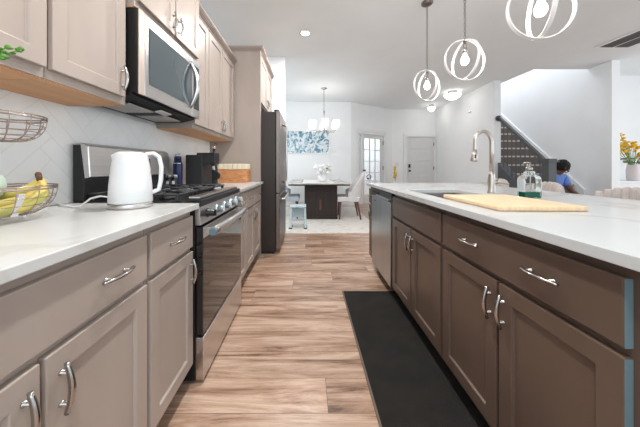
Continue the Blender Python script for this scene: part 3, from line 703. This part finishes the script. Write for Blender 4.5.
# pendants over the island
def pendant(x, y, rot, rot2, label):
    t = thing('pendant_lamp', label, 'lamp', (x, y, 1.985), 0, 'ring pendants over the island')
    ZC = HC-1.985
    MB().lathe([(0, ZC-.001), (.06, ZC-.001), (.06, ZC-.015), (.045, ZC-.028), (0, ZC-.03)][::-1], seg=24).build('canopy', M['darksteel'], t)
    ch = MB(); z = .182; k = 0
    while z < ZC-.03:
        a = (k % 2)*PI/2; u = Vector((math.cos(a), math.sin(a), 0))
        ch.tube([tuple(u*.0085*math.cos(2*PI*j/8)+Vector((0, 0, z+.013+.015*math.sin(2*PI*j/8)))) for j in range(8)], .0026, 5, closed=True)
        z += .0245; k += 1
    ch.build('chain', M['darksteel'], t)
    def hoop(R, wd, th, a, m, name, tilt=0):
        mb = MB(); n = 40; rings = []
        Mx = Matrix.Rotation(a, 3, 'Z') @ Matrix.Rotation(tilt, 3, 'X')
        for k in range(n):
            q = 2*PI*k/n; c_, s_ = math.cos(q), math.sin(q)
            rings.append([mb.bm.verts.new(Mx @ Vector((r*c_, yy, r*s_))) for r, yy in ((R, -wd/2), (R, wd/2), (R-th, wd/2), (R-th, -wd/2))])
        for k in range(n):
            P, Q = rings[k], rings[(k+1) % n]
            for j in range(4): mb.bm.faces.new([P[j], P[(j+1) % 4], Q[(j+1) % 4], Q[j]])
        return mb.build(name, m, t)
    hoop(.172, .024, .005, rot, M['ledring'], 'outer_ring')
    hoop(.160, .022, .005, rot2, M['ledring'], 'inner_ring', .0)
    MB().lathe([(.0, .166), (.012, .166), (.014, .10), (.018, .095), (.018, .055), (0, .055)][::-1], seg=16).build('socket', M['nickel'], t)
    MB().lathe([(.012, .054), (.016, .04), (.03, .005), (.03, -.015), (.02, -.036), (0, -.044)], seg=18).build('bulb', M['bulb'], t)
    l = bpy.data.lights.new('pendant_light', 'POINT'); l.energy = 2.5; l.color = (1, .95, .88); l.shadow_soft_size = .05
    o = bpy.data.objects.new('pendant_light', l); COL.objects.link(o); o.parent = t; o.location = (0, 0, -.09)
pendant(1.315, 2.75, .30, 1.72, 'ring pendant lamp farthest from the viewer, smallest of the three')
pendant(1.315, 2.09, .05, 1.65, 'ring pendant lamp in the middle of the island row')
pendant(1.315, 1.41, -.15, 1.2, 'large ring pendant lamp nearest the viewer, cut by the top frame edge')

# ------------------------------------------------------------------ ceiling fixtures
def can(x, y, label):
    t = thing('recessed_light', label, 'light', (x, y, HC), 0, 'recessed ceiling lights')
    MB().lathe([(.055, -.001), (.082, -.001), (.082, -.006), (.062, -.010), (.055, -.004)], seg=28).build('trim_ring', M['trim'], t)
    MB().lathe([(0, -.002), (.054, -.002), (.054, -.005), (0, -.005)], seg=28).build('lens', M['can'], t)
    l = bpy.data.lights.new('recessed_lamp', 'AREA'); l.shape = 'DISK'; l.size = .11; l.energy = 23; l.color = (1, .985, .965)
    o = bpy.data.objects.new('recessed_lamp', l); COL.objects.link(o); o.parent = t; o.location = (0, 0, -.012)
can(-.03, 3.38, 'round recessed ceiling light over the aisle')
can(-.03, 1.55, 'added unseen recessed ceiling light above the range, for kitchen light')  # unseen can, added to brighten the kitchen
can(-.03, -.2, 'added unseen recessed ceiling light above the viewer, for kitchen light')  # also an unseen can added for kitchen light
def flush(x, y, r, drop, e, label):
    t = thing('flush_ceiling_light', label, 'light', (x, y, HC))
    MB().lathe([(0, -.001), (r*.55, -.001), (r*.5, -drop*.35), (0, -drop*.35)][::-1], seg=24).build('canopy', M['nickel'], t)
    MB().lathe([(0, -drop), (r*.45, -drop*.95), (r*.85, -drop*.7), (r, -drop*.42), (r*.98, -drop*.38), (0, -drop*.38)], seg=28).build('glass_bowl', M['frost'], t)
    l = bpy.data.lights.new('bowl_lamp', 'POINT'); l.energy = e; l.color = (1, .95, .88); l.shadow_soft_size = .08
    o = bpy.data.objects.new('bowl_lamp', l); COL.objects.link(o); o.parent = t; o.location = (0, 0, -drop-.06)
flush(3.48, 6.0, .19, .20, 1.6, 'large frosted bowl ceiling light in the hall')
flush(3.62, 7.3, .11, .20, 1.5, 'small frosted ceiling light before the front door')
t = thing('ceiling_vent', 'grey slatted return air vent in the ceiling at upper right', 'vent', (4.60, 3.35, HC))
MB().box(-.23, .23, -.42, .42, -.004, -.001).build('backing', M['vent'], t)
fr_ = MB().box(-.25, -.22, -.44, .44, -.014, -.001).box(.22, .25, -.44, .44, -.014, -.001).box(-.22, .22, -.44, -.41, -.014, -.001).box(-.22, .22, .41, .44, -.014, -.001).box(-.006, .006, -.41, .41, -.013, -.004)
fr_.build('frame', M['wall'], t)
sl = MB()
for k in range(17):
    x = -.205+.0255*k
    if abs(x) > .012: sl.box(x-.008, x+.008, -.41, .41, -.011, -.0095, rot=(0, .5, 0))
sl.build('slats', M['vent'], t)
t = thing('wall_sensor', 'small white oval sensor high on the hall wall', 'sensor', (3.95, 6.1, 2.43))
MB().ball((0, 0, 0), .045, sx=.45, sy=1.6, sz=.6).build('housing', M['trim'], t)
MB().lathe([(.008, -.026), (.008, -.020)], (0, 0, 0), 10, 'x').build('lens', M['vent'], t)
t = thing('light_switch', 'white double light switch plate left of the front door', 'switch', (2.83, 7.893, 1.17))
MB().box(-.06, .06, -.006, .0, -.058, .058).build('plate', M['trim'], t, .002)
for x in (-.025, .025): MB().box(x-.015, x+.015, -.009, -.0065, -.033, .033).build('rocker', M['white'], t, .001)

# ------------------------------------------------------------------ mats
t = thing('floor_mat', 'long charcoal kitchen mat in front of the island', 'mat', (0, 0, 0))
MB().box(.312, .765, .35, 2.182, .0005, .008).build('mat_body', M['mat'], t, .002)
MB().box(.302, .3118, .342, 2.19, .0005, .0085).box(.3118, .765, 2.1822, 2.19, .0005, .0085).build('binding', M['matedge'], t)
rg = MB(); n = 46
rx0, rx1, ry0_, ry1_ = -1.9, 1.25, 4.06, 6.75
rg.box(rx0, rx1, ry0_, ry1_, .0005, .016)
o = rg.build('area_rug', M['rug'], bev=.006); tag(o, 'cream shag area rug under the dining table', 'rug')

# ------------------------------------------------------------------ dining table, chairs
RZ = .0165
t = thing('dining_table', 'espresso pedestal dining table with a pale stone top', 'table', (.235, 5.72, RZ))
MB().box(-.61, .60, -.82, .90, .70, .728).build('apron', M['espresso'], t, .004)
MB().box(-.63, .62, -.84, .92, .729, .742).build('tabletop', mat('grey_veined_stone', (.55, .53, .51), .25, col2=(.35, .33, .32), scale=5, lo=.5, hi=.6), t, .004)
for y0 in (-.60, .42):
    p = MB().box(-.295, .375, y0, y0+.22, 0.0, .699); p.box(-.30, .38, y0-.006, y0+.226, 0, .05); p.build('pedestal', M['espresso'], t, .004)
MB().box(.01, .05, -.6075, -.6062, .19, .40).build('pedestal_inlay', M['walnut'], t, .0005)
tag(MB().box(-.10, .55, 5.05, 6.45, .7595, .7625).build('table_runner', M['whitepetal']), 'white cloth runner along the dining table', 'runner')
t = thing('flower_vase', 'white vase packed with white blooms on the dining table', 'vase', (.32, 5.45, .7635))
MB().lathe([(.05, 0), (.09, .05), (.10, .10), (.06, .16), (.065, .18)], seg=24).build('vase', M['whitepetal'], t)
mb = MB(); random.seed(3)
for k in range(26):
    a = random.random()*6.28; r = random.random()*.19; mb.ball((r*math.cos(a), r*math.sin(a), .19+random.random()*.17), .045, sz=.8, seg=8, rings=6)
mb.build('blooms', M['whitepetal'], t)
mb = MB()
for k in range(10):
    a = random.random()*6.28; mb.ball((.13*math.cos(a), .13*math.sin(a), .20+random.random()*.1), .022, sx=1.6, sz=.4, seg=8, rings=6)
mb.build('leaves', M['leaf'], t)

def dining_chair(x, y, rz, m, label):
    """faces -X in its own frame"""
    t = thing('dining_chair', label, 'chair', (x, y, RZ), rz, 'dining chairs')
    MB().box(-.25, .20, -.25, .25, .36, .47).build('seat', m, t, .03, 4)
    mb = MB(); n = 13; zs = 9; outer = []; inner = []
    for k in range(n):
        a = -1.75+3.5*k/(n-1); c_, s_ = math.cos(a), math.sin(a)
        top = .62+.36*max(0, 1-abs(a)/1.3)**.6 if abs(a) < 1.3 else .62-.10*(abs(a)-1.3)
        for lst, R in ((outer, .27), (inner, .22)):
            lst.append([mb.bm.verts.new((.0+R*c_*(.9)+(z-.36)*.16*max(c_, 0), R*s_*1.02, z)) for z in [.37+(top-.37)*j/(zs-1) for j in range(zs)]])
    def grid(G, flip=False):
        for i in range(n-1):
            for j in range(zs-1):
                f = mb.bm.faces.new([G[i][j], G[i+1][j], G[i+1][j+1], G[i][j+1]]); f.smooth = True
    grid(outer); grid(inner)
    for i in range(n-1):
        mb.bm.faces.new([outer[i][-1], outer[i+1][-1], inner[i+1][-1], inner[i][-1]]); mb.bm.faces.new([outer[i][0], outer[i+1][0], inner[i+1][0], inner[i][0]])
    for i in (0, n-1):
        for j in range(zs-1): mb.bm.faces.new([outer[i][j], outer[i][j+1], inner[i][j+1], inner[i][j]])
    mb.build('backrest', m, t, .012, 3)
    for sx_, sy_ in ((-.19, -.19), (-.19, .19), (.15, -.19), (.15, .19)):
        MB().tube([(sx_, sy_, .37), (sx_*1.0+(.07 if sx_ > 0 else -.02), sy_*1.08, .004)], [.024, .014], 8).build('leg', M['walnut'], t)
dining_chair(.87, 5.28, -.05, M['chairfab'], 'light grey upholstered dining chair at the right side of the table')
dining_chair(-.42, 5.38, PI, M['bluefab'], 'grey upholstered dining chair at the left side of the table')
# pale blue step stool
t = thing('step_stool', 'pale blue plastic step stool on the rug near the refrigerator', 'stool', (-.165, 4.42, RZ))
MB().box(-.14, .14, -.12, .12, .37, .40).build('top', M['paleblue'], t, .01)
MB().prism([(-.15, .02), (-.11, .02), (-.10, .369), (-.135, .369)], 'y', -.11, .11).prism([(.15, .02), (.11, .02), (.10, .369), (.135, .369)], 'y', -.11, .11).box(-.105, .105, .02, .04, .18, .34).box(-.11, .11, -.03, .03, .13, .15).build('side_frame', M['paleblue'], t, .005)
for sx_ in (-.13, .13):
    for sy_ in (-.085, .085): MB().box(sx_-.03, sx_+.03, sy_-.025, sy_+.025, 0, .0195).build('foot', M['blackmatte'], t, .004)

# framed print
t = thing('framed_print', 'wide blue and teal botanical print on the dining wall', 'picture', (-.005, 6.985, 1.775))
MB().box(-.60, .60, -.012, .012, -.30, .30).build('print', M['art'], t)
MB().box(-.615, .615, -.016, .014, .30, .315).box(-.615, .615, -.016, .014, -.315, -.30).box(-.615, -.60, -.016, .014, -.30, .30).box(.60, .615, -.016, .014, -.30, .30).build('frame', M['steel'], t)

# chandelier
t = thing('chandelier', 'nickel chandelier with six glowing frosted shades over the dining table', 'chandelier', (.38, 5.76, 0))
MB().lathe([(0, HC-.03), (.03, HC-.028), (.07, HC-.012), (.07, HC-.001), (0, HC-.001)], seg=24).build('canopy', M['nickel'], t)
MB().tube([(0, 0, 1.93), (0, 0, HC-.03)], .007, 8).lathe([(0, 2.25), (.018, 2.27), (.018, 2.37), (0, 2.39)], seg=12).build('stem', M['nickel'], t)
MB().lathe([(0, 1.86), (.02, 1.88), (.035, 1.92), (.02, 1.96), (0, 1.99)], seg=16).build('hub', M['nickel'], t)
for k in range(6):
    a = PI/6+k*PI/3; c_, s_ = math.cos(a), math.sin(a)
    ar = MB().tube([(.02*c_, .02*s_, 1.93), (.15*c_, .15*s_, 1.90), (.28*c_, .28*s_, 1.905), (.31*c_, .31*s_, 1.95), (.31*c_, .31*s_, 1.975)], .008, 8).build('arm', M['nickel'], t)
    MB().lathe([(.03, 1.976), (.062, 1.985), (.075, 2.02), (.075, 2.13), (.068, 2.13), (.06, 1.995), (.02, 1.985)], (.31*c_, .31*s_, 0), 20).build('shade', M['frost'], t)
l = bpy.data.lights.new('chandelier_glow', 'POINT'); l.energy = 5; l.color = (1, .96, .9); l.shadow_soft_size = .3
o = bpy.data.objects.new('chandelier_glow', l); COL.objects.link(o); o.parent = t; o.location = (0, 0, 2.3)

# ------------------------------------------------------------------ staircase
t = thing('staircase', 'carpeted staircase climbing away between the hall wall and stairwell wall', 'staircase', (0, 0, 0))
RISE, RUN, Y0 = .19, .208, 4.23
XL, XR = 4.15, 5.155
NS = 15
st = MB()
for k in range(NS): 
    y = Y0+RUN*k; st.box(XL, XR, y, y+RUN, 0 if k < 1 else RISE*(k)-.30 if k > 2 else 0.0, RISE*(k+1)-.03)
st.build('steps', M['carpet'], t)
for k in range(NS):
    y = Y0+RUN*k; MB().box(XL, XR, y-.022, y+RUN, RISE*(k+1)-.029, RISE*(k+1)).build('tread', M['nosing'], t, .003)
# stringers follow the pitch
sl_ = RISE/RUN
def zz(y): return (y-Y0)*sl_
MB().prism([(4.245, 0), (4.4, 0), (5.235, zz(5.235)-.22), (5.235, zz(5.235)+.26), (4.245, zz(4.245)+.26)], 'x', 3.985, 4.145).build('stringer', M['stairgrey'], t, .003)
MB().prism([(4.66, zz(4.66)-.15), (4.66, zz(4.66)+.27), (7.3, zz(7.3)+.27), (7.3, zz(7.3)-.1)], 'x', 5.157, 5.199).build('wall_skirt', M['trim'], t)
# balustrade
nb = MB().box(3.955, 4.085, 4.10, 4.23, 0, 1.165); nb.box(3.93, 4.11, 4.075, 4.255, 1.165, 1.195).box(3.95, 4.09, 4.095, 4.235, 1.195, 1.225).box(3.94, 4.10, 4.085, 4.245, 0, .16)
nb.build('newel_post', M['stairgrey'], t, .004)
MB().prism([(4.245, zz(4.245)+1.15), (5.235, zz(5.235)+1.15), (5.235, zz(5.235)+1.225), (4.245, zz(4.245)+1.225)], 'x', 3.99, 4.05).build('handrail', M['stairgrey'], t, .008)
MB().lathe([(.06, 0), (.06, .015), (.05, .02), (0, .02)], (4.0, 5.228, zz(5.23)+1.19), 20, 'y').build('rail_rosette', M['stairgrey'], t)
for k in range(9):
    y = 4.32+.10*k; MB().box(4.013, 4.027, y-.007, y+.007, zz(y)+.27, zz(y)+1.15).build('baluster', M['stairgrey'], t)

# ------------------------------------------------------------------ person seated on the lower steps
t = thing('person', 'person in a blue shirt sitting on the lower stairs, head bowed', 'person', (4.345, 4.57, .381))
def skinned(name, verts, edges, radii, m, sub=2, parent=None, root=0):
    me = bpy.data.meshes.new(name); me.from_pydata(verts, edges, []); me.materials.append(m)
    o = bpy.data.objects.new(name, me); COL.objects.link(o); o.parent = parent
    sk = o.modifiers.new('skin', 'SKIN'); sk.use_smooth_shade = True
    for i, r in enumerate(radii):
        r = r if isinstance(r, tuple) else (r, r)
        me.skin_vertices[0].data[i].radius = r
        me.skin_vertices[0].data[i].use_root = (i == root)
    s = o.modifiers.new('sub', 'SUBSURF'); s.levels = sub; s.render_levels = sub
    return o
# sits on step 2, leaning to +X and towards the viewer (-Y)
V = [(0, 0, .09), (.01, -.03, .22), (.03, -.07, .37), (.045, -.11, .50),              # 0 pelvis 1 2 3 chest
     (.06, -.135, .56), (.075, -.16, .60),                                            # 4 neck base 5 neck
     (.095, -.185, .635), (.115, -.205, .70), (.105, -.19, .755),                         # 6 jaw 7 mid-head 8 crown
     (-.14, -.08, .525), (-.20, -.14, .30), (-.05, -.30, .20), (.00, -.36, .19),       # 9 shoulder L,10 elbow,11 wrist,12 palm
     (.19, -.13, .52), (.22, -.24, .30), (.17, -.40, .24), (.13, -.47, .22),          # 13 shoulder R ... 16 palm
     (-.09, -.01, .08), (-.10, -.38, .14), (-.10, -.40, -.14), (-.10, -.42, -.33), (-.10, -.50, -.355),   # 17 hip,18 knee,19 shin,20 ankle,21 toe
     (.11, -.01, .08), (.17, -.38, .14), (.18, -.40, -.14), (.18, -.42, -.33), (.19, -.50, -.355)]        # 22..26
E = [(0,1),(1,2),(2,3),(3,4),(4,5),(5,6),(6,7),(7,8),(3,9),(9,10),(10,11),(11,12),(3,13),(13,14),(14,15),(15,16),
     (0,17),(17,18),(18,19),(19,20),(20,21),(0,22),(22,23),(23,24),(24,25),(25,26)]
Rr = [.13,.12,.125,.12,.065,.052,.062,(.078,.092),.06,.055,.042,.028,.03,.055,.042,.028,.03,.09,.062,.05,.035,.03,.09,.062,.05,.035,.03]
for base, wrist in ((12, 11), (16, 15)):
    p = Vector(V[base]); d = (p-Vector(V[wrist])).normalized(); side = d.cross(Vector((0, 0, 1))).normalized()
    for j, (off, ln) in enumerate(((-.024, .062), (-.008, .072), (.008, .068), (.024, .052))):
        i0 = len(V); q = p+d*.035+side*off
        V += [tuple(q), tuple(q+d*ln*.5+Vector((0, 0, -.008))), tuple(q+d*ln*.8+Vector((0, 0, -.03)))]
        E += [(base, i0), (i0, i0+1), (i0+1, i0+2)]; Rr += [.010, .009, .0075]
    i0 = len(V); q = p-side*.03+d*.0
    V += [tuple(q), tuple(q-side*.018+d*.03)]; E += [(base, i0), (i0, i0+1)]; Rr += [.011, .009]
body = skinned('body', V, E, Rr, M['skin'], 2, t)
# face: nose, ears, eyes live with the head
fdir = Vector((.80, -.35, -.48)).normalized(); hc = Vector((.115, -.205, .70)); up = Vector((.42, -.16, .89)).normalized(); sd = fdir.cross(up).normalized()
nz = MB().ball(hc+fdir*.088-up*.02, .016, sz=1.3, seg=10, rings=8).ball(hc+sd*.082-up*.015, .02, sx=.6, sz=1.4, seg=10, rings=8).ball(hc-sd*.082-up*.015, .02, sx=.6, sz=1.4, seg=10, rings=8)
nz.ball(hc+fdir*.078-up*.058, .018, sz=.5, seg=10, rings=8)
nz.build('facial_features', M['skin'], t)
ey = MB().ball(hc+fdir*.078+sd*.03+up*.008, .011, seg=8, rings=6).ball(hc+fdir*.078-sd*.03+up*.008, .011, seg=8, rings=6).build('eyes', M['black'], t)
hr = MB(); random.seed(5)
hcc = hc+up*.022-fdir*.022
hr.ball(hcc, .105, seg=24, rings=14)
for k in range(60):
    a = random.random()*6.28; b_ = random.random()*1.5
    dv = (up*math.cos(b_)+(sd*math.cos(a)-fdir*abs(math.sin(a)))*math.sin(b_)).normalized()
    hr.ball(hcc+dv*.095, .018, seg=8, rings=6)
hr.build('hair', M['hair'], t)
sv = V[:4]+[V[4]]+[V[9], tuple(Vector(V[9]).lerp(Vector(V[10]), .7))]+[V[13], tuple(Vector(V[13]).lerp(Vector(V[14]), .7))]
skinned('shirt', sv, [(0,1),(1,2),(2,3),(3,4),(3,5),(5,6),(3,7),(7,8)], [.142,.138,.148,.142,.08,.078,.068,.078,.068], M['shirt'], 2, t)
skinned('trousers', [V[0], V[17], V[18], V[19], tuple(Vector(V[20])+Vector((0,0,.04))), V[22], V[23], V[24], tuple(Vector(V[25])+Vector((0,0,.04)))],
        [(0,1),(1,2),(2,3),(3,4),(0,5),(5,6),(6,7),(7,8)], [.135,.105,.078,.064,.052,.105,.078,.064,.052], M['trousers'], 2, t)
t = thing('toy_truck', 'small dark red toy truck held at the foot of the stairs', 'toy', (4.60, 4.02, 0.5))
t.location = (4.46, 4.26-.15, .0005)
tb = MB().box(-.07, .07, -.04, .04, .50, .56).box(.02, .07, -.04, .04, .56, .60)

# console with vase and yellow flowers, far right
bpy.data.objects.remove(t); tb.bm.free()
t = thing('console_table', 'white console table against the wall at the right frame edge', 'table', (6.0, 4.68, 0))
MB().box(-.62, .75, -.25, .25, .805, .835).build('tabletop', M['trim'], t, .004)
MB().box(-.58, .71, -.22, .22, .70, .804).build('apron', M['trim'], t, .003)
for sx_ in (-.56, .68):
    for sy_ in (-.2, .2): MB().box(sx_-.025, sx_+.025, sy_-.025, sy_+.025, 0, .70).build('leg', M['trim'], t, .003)
t = thing('flower_vase', 'blush ceramic vase with tall yellow flowers at the right frame edge', 'vase', (6.02, 4.62, .8355))
MB().lathe([(.07, 0), (.085, .02), (.09, .20), (.075, .28), (.08, .30), (.07, .295)], seg=28).build('vase', M['pinkvase'], t)
random.seed(11); sm = MB(); fl = MB(); lv = MB()
for k in range(30):
    a = random.random()*6.28; r = .10+.24*random.random(); h_ = .50+.30*random.random()-(r-.1)*.4
    p = Vector((r*math.cos(a), r*.7*math.sin(a), h_))
    if k < 3: p = Vector((-.30+.05*k, -.05, .86-.10*k))
    sm.tube([(0, 0, .1), (p.x*.3, p.y*.3, .35), tuple(p)], .003, 5)
    for j in range(7): fl.ball(p+Vector((random.uniform(-.035, .035), random.uniform(-.035, .035), random.uniform(-.05, .04))), .020, sz=.8, seg=7, rings=5)
for k in range(16):
    a = random.random()*6.28; r = .10+.08*random.random(); lv.ball((r*math.cos(a), r*math.sin(a), .30+.14*random.random()), .045, sx=1.3, sy=.7, sz=.35, seg=8, rings=6)
sm.build('stems', M['leaf'], t); fl.build('blossoms', M['yellow'], t); lv.build('leaves', mat('cream_green_leaf', (.55, .52, .38), .6, col2=(.12, .18, .08), scale=9), t)
# entrance floor vase with yellow branches
t = thing('floor_vase', 'slim floor vase with upright yellow blossoms left of the front door', 'vase', (2.66, 7.60, 0))
MB().lathe([(.06, 0), (.085, .15), (.07, .5), (.035, .62), (.045, .66), (.038, .655)], seg=24).build('vase', M['whitepetal'], t)
mb = MB(); s2 = MB()
for k in range(22):
    a = random.random()*6.28; z = .70+.38*random.random(); r = .05*(1.15-z)*1.5+.01
    mb.ball((r*math.cos(a), r*math.sin(a), z), .024, sz=1.5, seg=8, rings=6)
s2.tube([(0, 0, .3), (0, 0, 1.08)], .006, 6)
mb.build('blossoms', M['yellow'], t); s2.build('stem', M['leaf'], t)
# study table with a few items seen through the glazed door
t = thing('study_table', 'low white play table inside the glazed-door study', 'table', (2.0, 8.8, 0))
MB().box(-.45, .40, -.25, .25, .62, .65).build('tabletop', M['trim'], t, .003)
for sx_ in (-.42, .37):
    for sy_ in (-.22, .22): MB().box(sx_-.02, sx_+.02, sy_-.02, sy_+.02, 0, .62).build('leg', M['trim'], t)
t = tag(MB().box(-.05, .05, -.05, .05, 0, .16).box(-.03, .03, -.03, .03, .16, .20).build('toy_robot', M['red'], bev=.01), 'dark red toy on the play table behind the glazed door', 'toy'); t.location = (1.70, 8.72, .6505)
t = tag(MB().lathe([(.06, 0), (.065, .01), (.065, .08), (0, .11)]).build('pot', M['navy']), 'low navy pot in the middle of the play table', 'pot'); t.location = (1.92, 8.72, .6505)
t = tag(MB().tube([(.07*math.cos(2*PI*k/20), 0, .085+.07*math.sin(2*PI*k/20)) for k in range(20)], .014, 8, closed=True).box(-.06, .06, -.03, .03, 0, .05).build('ring_stand', M['navy']), 'dark ring-shaped stand at the right of the play table', 'toy'); t.location = (2.14, 8.72, .6505)
